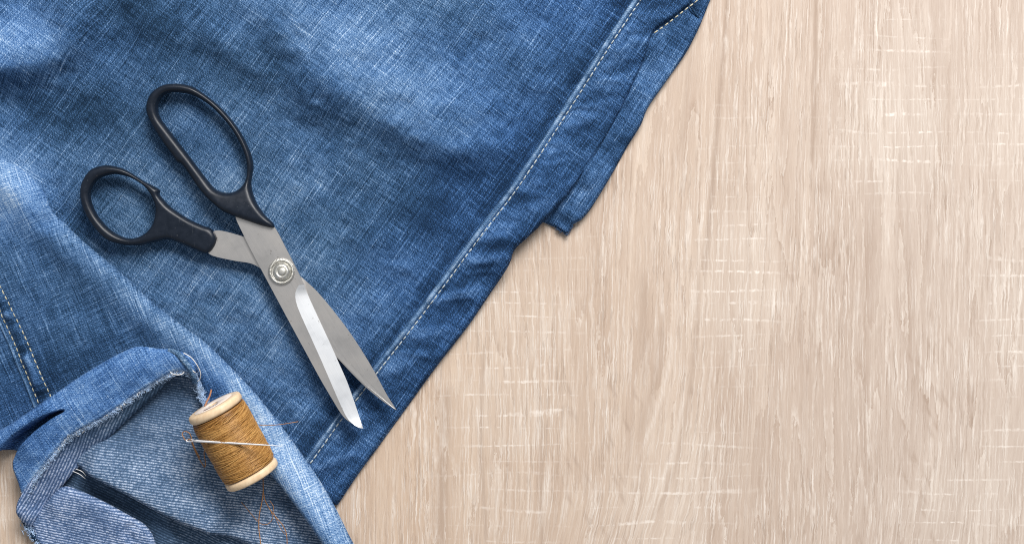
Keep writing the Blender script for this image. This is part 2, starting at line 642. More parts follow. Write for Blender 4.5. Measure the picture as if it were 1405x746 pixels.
MAT_DENIM = denim_material()
MAT_LINING = lining_material()
MAT_TABLE = wood_table_material()
MAT_STITCH = plain('pale_stitch_thread', (0.48, 0.53, 0.53), 0.8, 0.25, 500).m
MAT_STITCH_Y = plain('straw_stitch_thread', (0.53, 0.50, 0.37), 0.8, 0.25, 500).m
MAT_FRAY = plain('frayed_cotton', (0.33, 0.45, 0.63), 0.95, 0.5, 260, spec=0.1).m
MAT_FRAY_W = plain('white_cotton_thread', (0.70, 0.70, 0.70), 0.9, 0.2, 400, spec=0.1).m
MAT_STEEL = steel_material('brushed_steel', (0.62, 0.60, 0.585), 0.40, math.radians(59))
MAT_BEVEL = steel_material('ground_steel', (0.84, 0.86, 0.89), 0.40, math.radians(61))
MAT_SCREW = steel_material('screw_steel', (0.66, 0.65, 0.61), 0.46, 0.4)

# ------------------------------------------------------------------ the table top
sx = np.arange(-420, 1840, 3.0)
sy = np.arange(-420, 1180, 3.0)
TX, TY = np.meshgrid(sx, sy)
tx, ty = TX.ravel(), TY.ravel()
warpx = 7 * fbm(tx / 170, ty / 520, 3, 2)
tone = np.zeros_like(tx)
lite = np.zeros_like(tx)
FIG = [(-420, 1030), (0, 1003), (214, 981), (400, 964), (500, 953), (600, 935), (680, 912), (746, 872), (900, 800)]
for off in (0, 430):
    fy = np.array([p[0] for p in FIG], float)
    fx = np.array([p[1] for p in FIG], float) + off
    xc = np.interp(ty, fy, fx)
    warpx = warpx - (0.2 if off else 0.45) * np.clip(xc - (953 + off), -85, 60) * np.exp(-((tx - xc) / 135.0) ** 2)
    if off:
        continue
    # a curved growth line and the flatter wood beside it
    for pts, w1, w2, a in (([(897, 418), (906, 450), (904, 500), (888, 560), (868, 628)], 8, 8, .34),
                           ([(962, 330), (953, 480), (936, 600), (912, 680), (872, 740)], 3, 3, .40)):
        tone = np.maximum(tone, stroke(tx, ty, pts, a, w1, w2, 60))
    for pts, w1, a in (([(917, 440), (921, 486), (900, 566), (874, 634)], 1.8, .6), ([(941, 520), (925, 610), (905, 665), (866, 742)], 2.2, .5)):
        lite = np.maximum(lite, stroke(tx, ty, pts, a, w1, w1, 60))
for pts, w1, a in (([(1003, -60), (981, 214), (966, 390)], 3.5, .75), ([(1120, -60), (1118, 134), (1113, 240)], 4, .65), ([(1126, 240), (1125, 280)], 9, .6),
                   ([(612, 520), (608, 640), (604, 780)], 9, .55), ([(664, 470), (660, 600), (668, 760)], 2.5, .55), ([(744, 560), (742, 700), (746, 780)], 2.2, .6),
                   ([(882, 360), (884, 500), (876, 540)], 7, .4), ([(1240, 380), (1252, 470), (1262, 560)], 7, .3), ([(1120, 470), (1122, 500)], 6, .5),
                   ([(1060, 0), (1052, 180)], 3, .3), ([(1300, 60), (1296, 300)], 4, .3), ([(1190, 300), (1186, 560)], 4, .25), ([(948, 60), (930, 240)], 6, .35)):
    tone = np.maximum(tone, stroke(tx, ty, pts, a, w1, w1, 30))
for k in range(36):          # short leaning flecks low in the middle and at the right
    cx, cy = (random.uniform(770, 870), random.uniform(500, 740)) if k % 2 else (random.uniform(1235, 1300), random.uniform(440, 740))
    tone = np.maximum(tone, stroke(tx, ty, [(cx, cy), (cx + 4, cy + 14), (cx + 11, cy + 28)], .55, 2.2, 2.2, 14))
gxx = tx + warpx
sawm = np.zeros_like(tx)
for cx, cy, rx, ry, a in ((1225, 175, 62, 85, 1), (1245, 70, 40, 55, .6), (1008, 385, 50, 95, 1), (1392, 165, 50, 70, .7),
                          (700, 445, 70, 70, .7), (705, 560, 75, 70, .8), (690, 690, 70, 70, .5), (905, 700, 70, 60, .7),
                          (960, 640, 60, 50, .6), (1330, 700, 70, 60, .8), (1395, 420, 40, 90, .8), (1010, 210, 40, 70, .3),
                          (1400, 620, 50, 60, .6), (760, 350, 60, 40, .3), (-20, 660, 60, 80, .3)):
    sawm = np.maximum(sawm, a * np.clip(1.6 * np.exp(-((tx - cx) / rx) ** 2 - ((ty - cy) / ry) ** 2), 0, 1))
ny_, nx_ = TX.shape
ix = np.arange(nx_ * ny_).reshape(ny_, nx_)
q = np.stack([ix[:-1, :-1].ravel(), ix[1:, :-1].ravel(), ix[1:, 1:].ravel(), ix[:-1, 1:].ravel()], 1)
V = np.stack([(tx - 702.5) * S, (373 - ty) * S, 0 * tx], 1)
n0 = len(V)
rim = np.concatenate([ix[0, :], ix[1:, -1], ix[-1, -2::-1], ix[-2:0:-1, 0]])
Vb = V[rim] - np.array([0, 0, 0.022])
m = len(rim)
side = np.stack([rim, np.roll(rim, -1), n0 + np.roll(np.arange(m), -1), n0 + np.arange(m)], 1)
faces = q.tolist() + side.tolist() + [[n0 + i for i in range(m)]]
cat = lambda a: np.concatenate([a, a[rim]])
table = mesh_obj('tabletop', np.concatenate([V, Vb]), faces, MAT_TABLE, None, False,
                 {'grain': np.stack([cat(gxx), cat(ty), 0 * cat(ty)], 1), 'tone': cat(tone), 'lite': cat(lite), 'saw': cat(sawm)})
table['kind'] = 'structure'
table['label'] = 'pale limed oak table top with vertical grain and saw marks'

# ------------------------------------------------------------------ the jeans
jeans = root('jeans', at(480, 330, 0), 'faded blue denim jeans lying folded on the pale oak table', 'jeans')

SEAM = catmull([(895, -22), (880, 0), (845, 52), (800, 122), (755, 192), (708, 262), (662, 322), (610, 392), (560, 458),
                (515, 515), (470, 574), (430, 630), (395, 676)], 8)


def scissors_mask(x, y):
    m = np.zeros_like(x)
    for pts, w in (([(238, 121), (208, 147), (250, 220), (300, 275), (386, 372), (520, 575)], 34),
                   ([(238, 121), (320, 174), (342, 228), (340, 270), (386, 372)], 30),
                   ([(152, 233), (118, 260), (130, 300), (170, 332), (230, 310), (386, 372)], 26),
                   ([(152, 233), (200, 252), (216, 290)], 24)):
        d, _, _, _, _ = seg_dist(x, y, np.array(pts, float), False)
        m = np.maximum(m, 1 - sstep(w, w + 55, d))
    return m


def front_height(x, y):
    z = 12.5 + 2.2 * fbm(x / 150, y / 120, 21, 3)
    f = np.zeros_like(x)
    f += stroke(x, y, [(330, -20), (400, 50), (455, 105), (520, 150), (585, 190), (650, 200), (730, 172)], 24, 90, 32, 80)
    f += stroke(x, y, [(235, 20), (310, 66), (370, 104), (440, 142), (500, 190)], 11, 34, 24, 60)
    f += stroke(x, y, [(-40, 92), (20, 94), (70, 84), (110, 50), (120, -20)], 32, 60, 24, 40)
    f -= stroke(x, y, [(70, 240), (88, 285), (118, 325), (160, 358)], 10, 14, 16, 20)
    f += stroke(x, y, [(-60, 258), (10, 256), (48, 280), (70, 310)], 17, 44, 52, 30)
    f += stroke(x, y, [(165, -30), (205, 30), (260, 70)], 9, 40, 30, 40)
    f += stroke(x, y, [(600, -30), (690, 60), (790, 90)], 7, 60, 46, 60)
    f += stroke(x, y, [(520, 250), (600, 300), (640, 330)], 6, 60, 40, 60)
    f -= stroke(x, y, [(-30, 150), (60, 165), (120, 190), (160, 250)], 7, 45, 40, 40)
    f -= stroke(x, y, [(700, 150), (640, 270), (560, 380)], 4, 50, 50, 60)
    f += stroke(x, y, [(800, 225), (750, 285), (705, 332), (668, 395)], 12, 34, 34, 40)
    f += stroke(x, y, [(420, 380), (480, 440), (540, 470)], 4, 34, 24, 40)
    f += stroke(x, y, [(300, 380), (370, 440), (430, 520)], 5, 40, 30, 50)
    f += stroke(x, y, [(140, 338), (200, 350), (290, 366), (370, 410)], 5.5, 16, 12, 30)
    f += 2.4 * fbm(x / 42, y / 30, 33, 3)
    msk = scissors_mask(x, y)
    f = f * (1 - msk) + msk * np.minimum(0.45 * f, 3.6)
    z = np.minimum(z + f, 46)
    # the felled seam and the puckers beside it
    d, s, _, _, arc = seg_dist(x, y, SEAM, False)
    rt = s < 0
    dd = np.where(rt, d, -d)
    z += 2.6 * sstep(-6, 4, dd) * (1 - 0.7 * msk)
    z -= 2.2 * np.exp(-((dd + 13) / 4.5) ** 2)
    puck = fbm(arc / 21 + 0.045 * dd, dd / 60, 51, 2)
    z += (2.7 * puck + 1.3 * vnoise(arc / 9 + 0.05 * dd, dd / 40, 57)) * np.exp(-((dd - 22) / 24) ** 2) * (1 - 0.75 * msk)
    z -= 1.6 * np.exp(-((dd - 4) / 3.5) ** 2)
    return z


def front_fade_shade(x, y):
    f = 0.275 + 0.05 * fbm(x / 60, y / 50, 61, 3)
    f += blob(x, y, 490, 60, 200, 90, 38, 0.16)
    f += blob(x, y, 600, 160, 90, 40, 38, 0.07)
    f += blob(x, y, 330, 300, 190, 130, 45, 0.14)
    f += blob(x, y, 390, 470, 130, 60, 50, 0.08)
    f += blob(x, y, 25, 55, 85, 60, 0, 0.22)
    f -= blob(x, y, 610, 270, 120, 70, -40, 0.14)
    f += blob(x, y, 20, 255, 66, 62, 20, 0.30)
    f -= blob(x, y, 190, 25, 110, 60, 20, 0.15)
    f -= blob(x, y, 100, 155, 130, 44, 10, 0.16)
    f -= blob(x, y, 92, 300, 52, 14, 48, 0.12)  # shade of the crease beside the second leg, painted into the tone
    f -= blob(x, y, 420, 120, 110, 30, 38, 0.10)
    d, s, _, _, arc = seg_dist(x, y, SEAM, False)
    dd = np.where(s < 0, d, -d)
    puck = fbm(arc / 21 + 0.045 * dd, dd / 60, 51, 2)
    f += 0.18 * puck * np.exp(-((dd - 22) / 24) ** 2)
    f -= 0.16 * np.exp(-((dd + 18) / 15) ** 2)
    f -= 0.09 * sstep(0, 30, dd)
    return f


def weave_dir(deg):
    c, s = math.cos(math.radians(deg)), math.sin(math.radians(deg))

    def w(x, y):
        bend = 3.0 * fbm(x / 190, y / 190, 71, 2)
        return x * c + y * s, -x * s + y * c + bend
    return w


A_OUT = np.concatenate([catmull([(960, -26), (948, 2), (922, 24), (897, 43), (884, 80), (864, 125), (840, 172), (812, 218),
                                 (782, 262), (746, 304), (726, 324), (706, 343), (697, 366), (671, 405), (640, 450), (600, 501),
                                 (560, 556), (520, 611), (490, 652), (462, 694)], 6),
                        np.array([(440, 690), (380, 650), (310, 560), (240, 500), (120, 420), (-40, 330), (-40, -26)], float)])
A_ROLL = lambda x, y: 3.0 + 5.0 * sstep(250, 330, y)
cloth('leg_panel', A_OUT, front_height, A_ROLL, MAT_DENIM, jeans, 1.6, 14, weave_dir(-54.5), front_fade_shade,
      label='faded leg with a pale topstitched seam, lying under the scissors',
      hue=lambda x, y: 0.26 + 0.42 * sstep(480, 720, x + 0.45 * (y - 200)) + blob(x, y, 30, 60, 90, 70, 0, 0.5) + blob(x, y, 20, 262, 70, 60, 0, 0.5) - blob(x, y, 300, 290, 200, 140, 30, 0.14) + blob(x, y, 520, 60, 120, 70, 30, 0.15) + 0.10 * fbm(x / 90, y / 90, 65, 2))

# the panel that shows below it along the right edge, with its square corner
S_OUT = np.concatenate([catmull([(988, -26), (975, 0), (966, 22), (956, 45), (940, 75), (914, 112), (889, 148), (879, 172), (861, 201),
                                 (845, 230), (821, 270), (808, 290), (797, 302)], 5),
                        np.array([(786, 308), (779, 320), (775, 320), (762, 312), (746, 305), (700, 285), (800, 110), (850, -26)], float)])


def side_height(x, y):
    d, s, _, _, arc = seg_dist(x, y, S_OUT[:60], False)
    z = 9.0 + 2.4 * fbm(x / 34, y / 30, 91, 3)
    z += stroke(x, y, [(965, 15), (948, 60), (905, 118), (860, 190)], 4, 14, 12, 30)
    z += stroke(x, y, [(900, 140), (872, 160), (850, 200)], 3, 12, 9, 20)
    z -= stroke(x, y, [(852, 232), (835, 226), (818, 226)], 3.0, 8, 8, 12)
    z += stroke(x, y, [(840, 215), (805, 262), (775, 310)], 9, 40, 40, 20)
    z -= stroke(x, y, [(962, 28), (950, 14), (944, 2)], 4.5, 4, 4, 6)
    z += stroke(x, y, [(820, 220), (800, 262), (785, 290)], 2.5, 10, 8, 20)
    return z


def side_fade(x, y):
    return 0.27 + 0.08 * fbm(x / 24, y / 30, 95, 3) + blob(x, y, 905, 115, 40, 18, -55, 0.10) - blob(x, y, 950, 15, 25, 20, 0, 0.08)


cloth('side_panel', S_OUT, side_height, 5.0, MAT_DENIM, jeans, 1.5, 8, weave_dir(-56), side_fade,
      label='narrow panel with a square corner sticking out past the edge', hue=0.5)

# the second leg, folded over the first at the lower left
B_EDGE = [(-40, 205), (0, 216), (34, 236), (58, 262), (73, 292), (96, 316), (130, 346), (166, 376), (202, 410), (240, 440), (280, 470),
          (312, 500), (342, 532), (367, 562), (392, 594), (420, 632), (440, 662), (460, 696), (480, 736), (500, 780)]
B_INNER = [(470, 780), (446, 746), (430, 722), (411, 696), (390, 669), (366, 640), (338, 604), (308, 572), (283, 556), (277, 548), (273, 530), (268, 514)]
B_OUT = np.concatenate([catmull(B_EDGE, 6), catmull(B_INNER, 5),
                        np.array([(220, 520), (120, 560), (40, 600), (-40, 620)], float)])


def back_height(x, y):
    E = catmull(B_EDGE, 3)
    d, s, _, _, arc = seg_dist(x, y, E, False)
    z = 25 + 7 * np.exp(-((d - 24) / 26) ** 2) - 6 * sstep(60, 200, d)
    z += 2.2 * fbm(x / 60, y / 70, 101, 3)
    z += stroke(x, y, [(-30, 260), (30, 262), (66, 300)], 8, 40, 40, 30)
    z -= stroke(x, y, [(120, 395), (170, 450), (215, 480)], 4, 26, 26, 30)
    z -= stroke(x, y, [(-20, 330), (60, 360), (120, 440)], 3, 26, 26, 30)
    du, _, _, _, _ = seg_dist(x, y, np.array(B_EDGE[:5], float), False)
    wu = sstep(0, 34, du)
    z = z * wu + (front_height(x, y) + 0.7) * (1 - wu)
    # double stitched seam
    for r in SEAM2:
        d2, s2, _, _, a2 = seg_dist(x, y, r, False)
        z -= 2.0 * np.exp(-(d2 / 3.0) ** 2)
    dm, sm, _, _, am = seg_dist(x, y, SEAM2_MID, False)
    z += (3.0 + 4.0 * vnoise(am / 11.0, am * 0, 111)) * np.exp(-(dm / 7.5) ** 2)
    # the strip that runs to the lower right lies as a flat tube
    di, si, _, _, _ = seg_dist(x, y, catmull(B_INNER, 3), False)
    z += 17 * sstep(570, 640, y) * np.exp(-(di / 40.0) ** 2)
    z -= 4 * np.exp(-(di / 10.0) ** 2) * sstep(560, 600, y)
    return z


SEAM2 = [catmull([(-12, 402), (0, 430), (14, 464), (32, 508), (50, 553), (62, 582)], 5),
         catmull([(-16, 362), (0, 394), (31, 460), (50, 504), (66, 542), (80, 576)], 5)]
SEAM2_MID = catmull([(-14, 382), (0, 412), (22, 462), (41, 506), (58, 548), (71, 579)], 5)


def back_fade(x, y):
    f = 0.27 + 0.04 * fbm(x / 60, y / 60, 121, 3)
    f += blob(x, y, 20, 255, 66, 62, 20, 0.34)
    de, _, _, _, ae = seg_dist(x, y, catmull(B_EDGE[4:], 3), False)
    f += 0.13 * np.exp(-((de - 9) / 16.0) ** 2)
    f += blob(x, y, 240, 455, 120, 26, 42, 0.08)
    f += blob(x, y, 415, 665, 130, 42, 55, 0.34)
    f += blob(x, y, 335, 545, 90, 24, 48, 0.14)
    f -= blob(x, y, 295, 530, 30, 22, 50, 0.16)
    f -= blob(x, y, 20, 540, 80, 50, 0, 0.10)
    f -= blob(x, y, 110, 495, 90, 24, -28, 0.10)
    dm, _, _, _, am = seg_dist(x, y, SEAM2_MID, False)
    f += (0.28 * vnoise(am / 11.0, am * 0, 111) - 0.05) * np.exp(-(dm / 7.5) ** 2)
    return f


cloth('leg_panel', B_OUT, back_height, lambda x, y: 0.6 + 9.4 * sstep(252, 290, y) - 6 * sstep(560, 640, y) * (x < 0.62 * y), MAT_DENIM, jeans, 1.6, 26, weave_dir(66), back_fade,
      label='second leg folded over the first, with twin rows of straw stitching',
      hue=lambda x, y: 0.35 + blob(x, y, 20, 270, 70, 60, 0, 0.45) + blob(x, y, 295, 530, 40, 25, 50, 0.5) + blob(x, y, 410, 665, 120, 40, 55, 0.3) + blob(x, y, 20, 560, 60, 60, 0, 0.3) + 0.1 * fbm(x / 90, y / 90, 67, 2))

# inside of the leg, seen through its opening
L1_OUT = np.concatenate([catmull([(96, 634), (130, 651), (172, 672), (222, 700), (272, 722), (332, 743), (380, 775)], 6),
                         np.array([(500, 775), (470, 720), (400, 640), (330, 560), (285, 515), (230, 500), (130, 560)], float)])


def lining_height(x, y):
    z = 13 + 1.5 * fbm(x / 60, y / 50, 131, 3)
    z += stroke(x, y, [(105, 632), (170, 664), (260, 708), (322, 733)], 27, 38, 24, 34)
    z += stroke(x, y, [(200, 610), (280, 650), (340, 700)], 3, 30, 30, 30)
    z -= stroke(x, y, [(380, 660), (420, 720), (450, 760)], 12, 40, 40, 20)
    return z


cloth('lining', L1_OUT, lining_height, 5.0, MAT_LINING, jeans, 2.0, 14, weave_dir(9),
      lambda x, y: 1.12 + 0.12 * fbm(x / 70, y / 50, 141, 2) - blob(x, y, 215, 560, 110, 60, -30, 0.4), label='grey blue inner face of the leg under the spool', hue=0.3)  # the blob paints the cuff's shadow into the lining colour
L2_OUT = np.array([(70, 640), (110, 632), (240, 670), (380, 730), (440, 790), (60, 790), (60, 700)], float)


def valley_height(x, y):
    z = 1.8 + 0.6 * fbm(x / 40, y / 40, 151, 2)
    z += stroke(x, y, [(216, 672), (228, 705), (238, 760)], 9, 10, 40, 20)
    z += stroke(x, y, [(290, 715), (310, 760)], 5, 20, 20, 20)
    return z


cloth('lining', L2_OUT, valley_height, 2.0, MAT_LINING, jeans, 2.0, 6, weave_dir(25), lambda x, y: 0.5 + 0 * x + 0.3 * sstep(215, 240, x),  # valley shade is put into the colour by this lower tone
      label='inner face deep in the fold, shade painted into its colour', hue=0.2)
L3_OUT = np.concatenate([catmull([(44, 716), (62, 690), (86, 667), (112, 672), (150, 690), (186, 710), (204, 724), (214, 746), (222, 790)], 6),
                         np.array([(100, 790), (66, 760), (48, 738)], float)])


def flap_height(x, y):
    z = 23 + 1.2 * fbm(x / 50, y / 40, 161, 3)
    z += stroke(x, y, [(60, 690), (120, 690), (190, 725)], 5, 20, 30, 20)
    z -= stroke(x, y, [(185, 745), (178, 725), (192, 716)], 3, 6, 6, 10)
    return z


cloth('lining', L3_OUT, flap_height, 6.0, MAT_LINING, jeans, 1.8, 16, weave_dir(12),
      lambda x, y: 1.15 + 0.1 * fbm(x / 40, y / 40, 171, 2), label='pale purplish inner face of the lowest fold', hue=0.9)

# inner face of the turned cuff and the cuff itself
HEM = [(268, 516), (254, 511), (240, 511), (226, 517), (208, 528), (188, 541), (164, 558), (140, 574), (112, 589), (92, 602), (76, 620), (56, 645),
       (42, 664), (31, 684), (28, 700)]
C_TOP = [(-40, 606), (0, 589), (30, 570), (62, 548), (100, 522), (140, 497), (170, 481), (190, 475), (215, 478), (240, 480), (258, 487), (270, 500)]
L4_OUT = np.concatenate([catmull([(232, 516), (200, 532), (164, 556), (112, 587), (88, 602), (60, 638), (30, 682), (27, 704), (36, 722), (42, 726)], 6),
                         catmull([(48, 716), (70, 684), (104, 642), (150, 598), (196, 556), (226, 530)], 5)])


def wall_height(x, y):
    d, _, _, _, _ = seg_dist(x, y, catmull(HEM, 4), False)
    return 42 - 0.85 * np.minimum(d, 32) + 1.2 * fbm(x / 30, y / 30, 181, 2)


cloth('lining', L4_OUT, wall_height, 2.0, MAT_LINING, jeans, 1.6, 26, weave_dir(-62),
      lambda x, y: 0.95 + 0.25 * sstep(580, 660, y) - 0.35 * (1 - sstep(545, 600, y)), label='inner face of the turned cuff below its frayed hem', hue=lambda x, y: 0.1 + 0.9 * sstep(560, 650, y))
C_OUT = np.concatenate([catmull(C_TOP, 6), catmull(HEM, 5), np.array([(27, 692), (20, 664), (13, 644), (12, 626), (0, 618), (-40, 634)], float)])


def cuff_height(x, y):
    T = catmull(C_TOP, 3)
    H = catmull(HEM, 3)
    dt, _, _, _, _ = seg_dist(x, y, T, False)
    dh, _, _, _, _ = seg_dist(x, y, H, False)
    f = dt / (dt + dh + 1e-6)
    z = 45 + 6 * np.sin(np.pi * np.clip(f * 0.9 + 0.05, 0, 1)) - 2 * f
    z += 1.6 * fbm(x / 34, y / 30, 191, 3)
    cr = catmull([(90, 562), (72, 570), (50, 584), (32, 599), (18, 614), (8, 630)], 5)
    dc, sc_, _, _, ac = seg_dist(x, y, cr, False)
    fr = np.clip(ac / 100.0, 0, 1)
    wid = np.where(sc_ > 0, 1.6 + 9.0 * fr, 1.6 + 4.0 * fr)
    z -= 34 * np.exp(-(dc / wid) ** 4) * sstep(-0.02, 0.12, fr)
    z += stroke(x, y, [(80, 556), (46, 572), (10, 592)], 4, 10, 10, 20)
    z -= 12 * sstep(70, 10, x) * sstep(600, 640, y)
    return z


def cuff_fade_shade(x, y):
    dh, _, _, _, _ = seg_dist(x, y, catmull(HEM, 3), False)
    f = 0.41 + 0.05 * fbm(x / 30, y / 30, 201, 3)
    f += 0.22 * np.exp(-(dh / 6.0) ** 2) + 0.08 * fbm(x / 7, y / 7, 203, 2) * np.exp(-(dh / 12.0) ** 2)
    f -= blob(x, y, 30, 600, 40, 12, -35, 0.12)  # fold shadow along the deep crease, painted into the colour
    return f


cuff = cloth('cuff', C_OUT, cuff_height, 6.0, MAT_DENIM, jeans, 1.4, 44, weave_dir(57), cuff_fade_shade,
             label='bright blue leg end turned back, with a frayed raw hem', hue=0.95)
# the dark raw edge that turns under at the lower left corner
W_OUT = catmull([(24, 688), (27, 712), (38, 732), (50, 750), (64, 790), (120, 790), (84, 752), (60, 735), (44, 718), (34, 700)], 5, True)
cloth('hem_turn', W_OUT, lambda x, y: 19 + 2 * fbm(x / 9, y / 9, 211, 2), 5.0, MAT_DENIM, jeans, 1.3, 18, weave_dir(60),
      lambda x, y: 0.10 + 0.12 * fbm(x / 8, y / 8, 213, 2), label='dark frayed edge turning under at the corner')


# ---- seam rolls
def seam_strip(name, line, zf, zref, width, rise, off, fade0, seed, label=None):
    P = resample(line, 2.2)
    T = np.gradient(P, axis=0)
    T /= np.linalg.norm(T, axis=1)[:, None]
    N = np.stack([T[:, 1], -T[:, 0]], 1)
    m = 9
    X, Y, Z, U, Vv, Fd = [], [], [], [], [], []
    arc = np.arange(len(P)) * 2.2
    for j in range(m):
        a = j / (m - 1) * 2 - 1
        x = P[:, 0] + N[:, 0] * (off + a * width / 2)
        y = P[:, 1] + N[:, 1] * (off + a * width / 2)
        c = zf(P[:, 0] + N[:, 0] * off, P[:, 1] + N[:, 1] * off)
        r = rise * (1 + 0.25 * vnoise(arc / 12, arc * 0, seed))
        X.append(x)
        Y.append(y)
        Z.append(c + 0.6 + r * (math.sqrt(max(0, 1 - a * a)) - 0.35))
        U.append(arc)
        Vv.append(np.full(len(P), a * width * 0.7))
        Fd.append(fade0 + 0.26 * (1 - a * a) * (0.75 + 0.5 * vnoise(arc / 7, arc * 0, seed + 3)) - 0.1 * abs(a))
    X, Y, Z = [np.array(q).T.ravel() for q in (X, Y, Z)]
    n = len(P)
    k = S * (1 - zref / HC)
    ii = np.arange(n * m).reshape(n, m)
    F = np.stack([ii[:-1, :-1].ravel(), ii[1:, :-1].ravel(), ii[1:, 1:].ravel(), ii[:-1, 1:].ravel()], 1)
    V = np.stack([(X - 702.5) * k, (373 - Y) * k, Z * S], 1)
    o = mesh_obj(name, V, F, MAT_DENIM, jeans, True,
                 {'weave': np.stack([np.array(U).T.ravel() * S * 1000, np.array(Vv).T.ravel() * S * 1000, np.full(n * m, 0.25)], 1),
                  'fade': np.array(Fd).T.ravel()})
    if label:
        o['label'] = label
    return o


i_end = int(np.argmin(np.abs(SEAM[:, 1] - 640)))
seam_strip('seam', SEAM[:i_end], front_height, 14, 8.0, 3.6, -6.0, 0.36, 301, 'worn pale ridge of the long felled seam')
seam_strip('seam', SEAM2[0][:-4], back_height, 26, 5.0, 2.0, -6.0, 0.26, 311, 'narrow seam ridge on the folded leg')


# ---- stitches
def stitch_mesh(name, L, w, h, mat):
    bm = bmesh.new()
    prof = ((-0.5, 0.45, -0.9), (-0.28, 1.0, 0.1), (0.0, 1.05, 0.35), (0.28, 1.0, 0.1), (0.5, 0.45, -0.9))
    rings = []
    for t, s, dz in prof:
        rings.append([bm.verts.new((t * L, s * w * math.cos(2 * math.pi * k / 5 + 0.3), h * dz + s * w * 0.8 * math.sin(2 * math.pi * k / 5 + 0.3)))
                      for k in range(5)])
    for a, b in zip(rings, rings[1:]):
        for k in range(5):
            bm.faces.new((a[k], a[(k + 1) % 5], b[(k + 1) % 5], b[k])).smooth = True
    bm.faces.new(rings[0][::-1])
    bm.faces.new(rings[-1])
    me = bpy.data.meshes.new(name)
    bm.to_mesh(me)
    bm.free()
    me.materials.append(mat)
    return me


ST_LONG = stitch_mesh('stitch', 7.6 * S, 0.85 * S, 0.9 * S, MAT_STITCH)
ST_SMALL = stitch_mesh('stitch', 6.6 * S, 0.85 * S, 0.8 * S, MAT_STITCH_Y)


def stitch_row(line, pitch, zf, zref, me, off=0.0, skip=None, lift=0.5):
    P = resample(line, pitch)
    T = np.gradient(P, axis=0)
    T /= np.linalg.norm(T, axis=1)[:, None]
    X = P[:, 0] + T[:, 1] * off
    Y = P[:, 1] - T[:, 0] * off
    e = 3.5
    Z0 = zf(X - T[:, 0] * e, Y - T[:, 1] * e)
    Z1 = zf(X + T[:, 0] * e, Y + T[:, 1] * e)
    k = S * (1 - zref / HC)
    o0 = np.array(origin_of(jeans))
    for i in range(len(P)):
        if Y[i] < -14 or (skip and skip(X[i], Y[i])):
            continue
        o = bpy.data.objects.new('stitch', me)
        d = Vector((T[i, 0] * 2 * e * k, -T[i, 1] * 2 * e * k, (Z1[i] - Z0[i]) * S))
        o.rotation_euler = d.to_track_quat('X', 'Z').to_euler()
        o.rotation_euler.z += random.uniform(-0.08, 0.08)
        o.scale = (random.uniform(0.86, 1.06), random.uniform(0.85, 1.1), 1)
        o.location = (((X[i] - 702.5) * k) - o0[0], ((373 - Y[i]) * k) - o0[1], (0.5 * (Z0[i] + Z1[i]) + lift) * S - o0[2])
        o.parent = jeans
        COL.objects.link(o)


stitch_row(SEAM, 8.9, front_height, 14, ST_LONG, -0.5, lambda x, y: y > 642)
stitch_row(SEAM2[0], 8.6, back_height, 26, ST_SMALL, 0, lambda x, y: y > 558 or x < -12)
stitch_row(SEAM2[1], 8.6, back_height, 26, ST_SMALL, 0, lambda x, y: y > 545 or x < -12)
stitch_row(catmull([(898, 42), (915, 30), (934, 15), (952, 1), (966, -12)], 4), 8.8, lambda x, y: np.maximum(front_height(x, y) - 1.0, side_height(x, y)) , 12, ST_SMALL, -3.0, None, 0.6)


def cord_line(pts, r, label):
    C = catmull(pts, 6)
    V, F = tube([at(*p) for p in C], r * S, 7)
    o = mesh_obj('seam', V, F, MAT_DENIM, jeans, True, {'weave': np.array([[v.x * 1000, v.y * 1000, 0.3] for v in V]), 'fade': np.full(len(V), 0.06)})
    o['label'] = label


cord_line([(942, -8, 10), (946, 6, 11), (953, 17, 11), (961, 29, 9)], 1.7, 'dark cross seam at the top corner')


# ---- frayed hem
def fray(line, zf, zref, n, spread, lmin, lmax, r, seed, name, mat, side=1, label=None):
    rs = np.random.default_rng(seed)
    P = resample(line, 1.0)
    T = np.gradient(P, axis=0)
    T /= np.linalg.norm(T, axis=1)[:, None]
    parts = []
    k = S * (1 - zref / HC)
    for _ in range(n):
        i = rs.integers(0, len(P))
        nrm = np.array([T[i, 1], -T[i, 0]]) * side
        p = P[i] + nrm * rs.normal(0, spread) + T[i] * rs.uniform(-1, 1)
        ang = rs.normal(0, 0.9)
        d = nrm * math.cos(ang) + T[i] * math.sin(ang)
        L = rs.uniform(lmin, lmax)
        curl = rs.normal(0, 0.9)
        z0 = float(zf(p[0], p[1])) + rs.uniform(-2.0, 1.6)
        pts = []
        for t in (0, 0.33, 0.66, 1.0):
            a = curl * t
            dd = np.array([d[0] * math.cos(a) - d[1] * math.sin(a), d[0] * math.sin(a) + d[1] * math.cos(a)])
            qx, qy = p + dd * L * t
            pts.append(((qx - 702.5) * k, (373 - qy) * k, (z0 + 2.2 * math.sin(t * 2.6) - 2.0 * t) * S))
        parts.append(tube(pts, [r * S, r * S, r * 0.9 * S, r * 0.5 * S], 3, False))
    V, F = join(parts)
    o = mesh_obj(name, V, F, mat, jeans)
    o['kind'] = 'stuff'
    if label:
        o['label'] = label
    return o


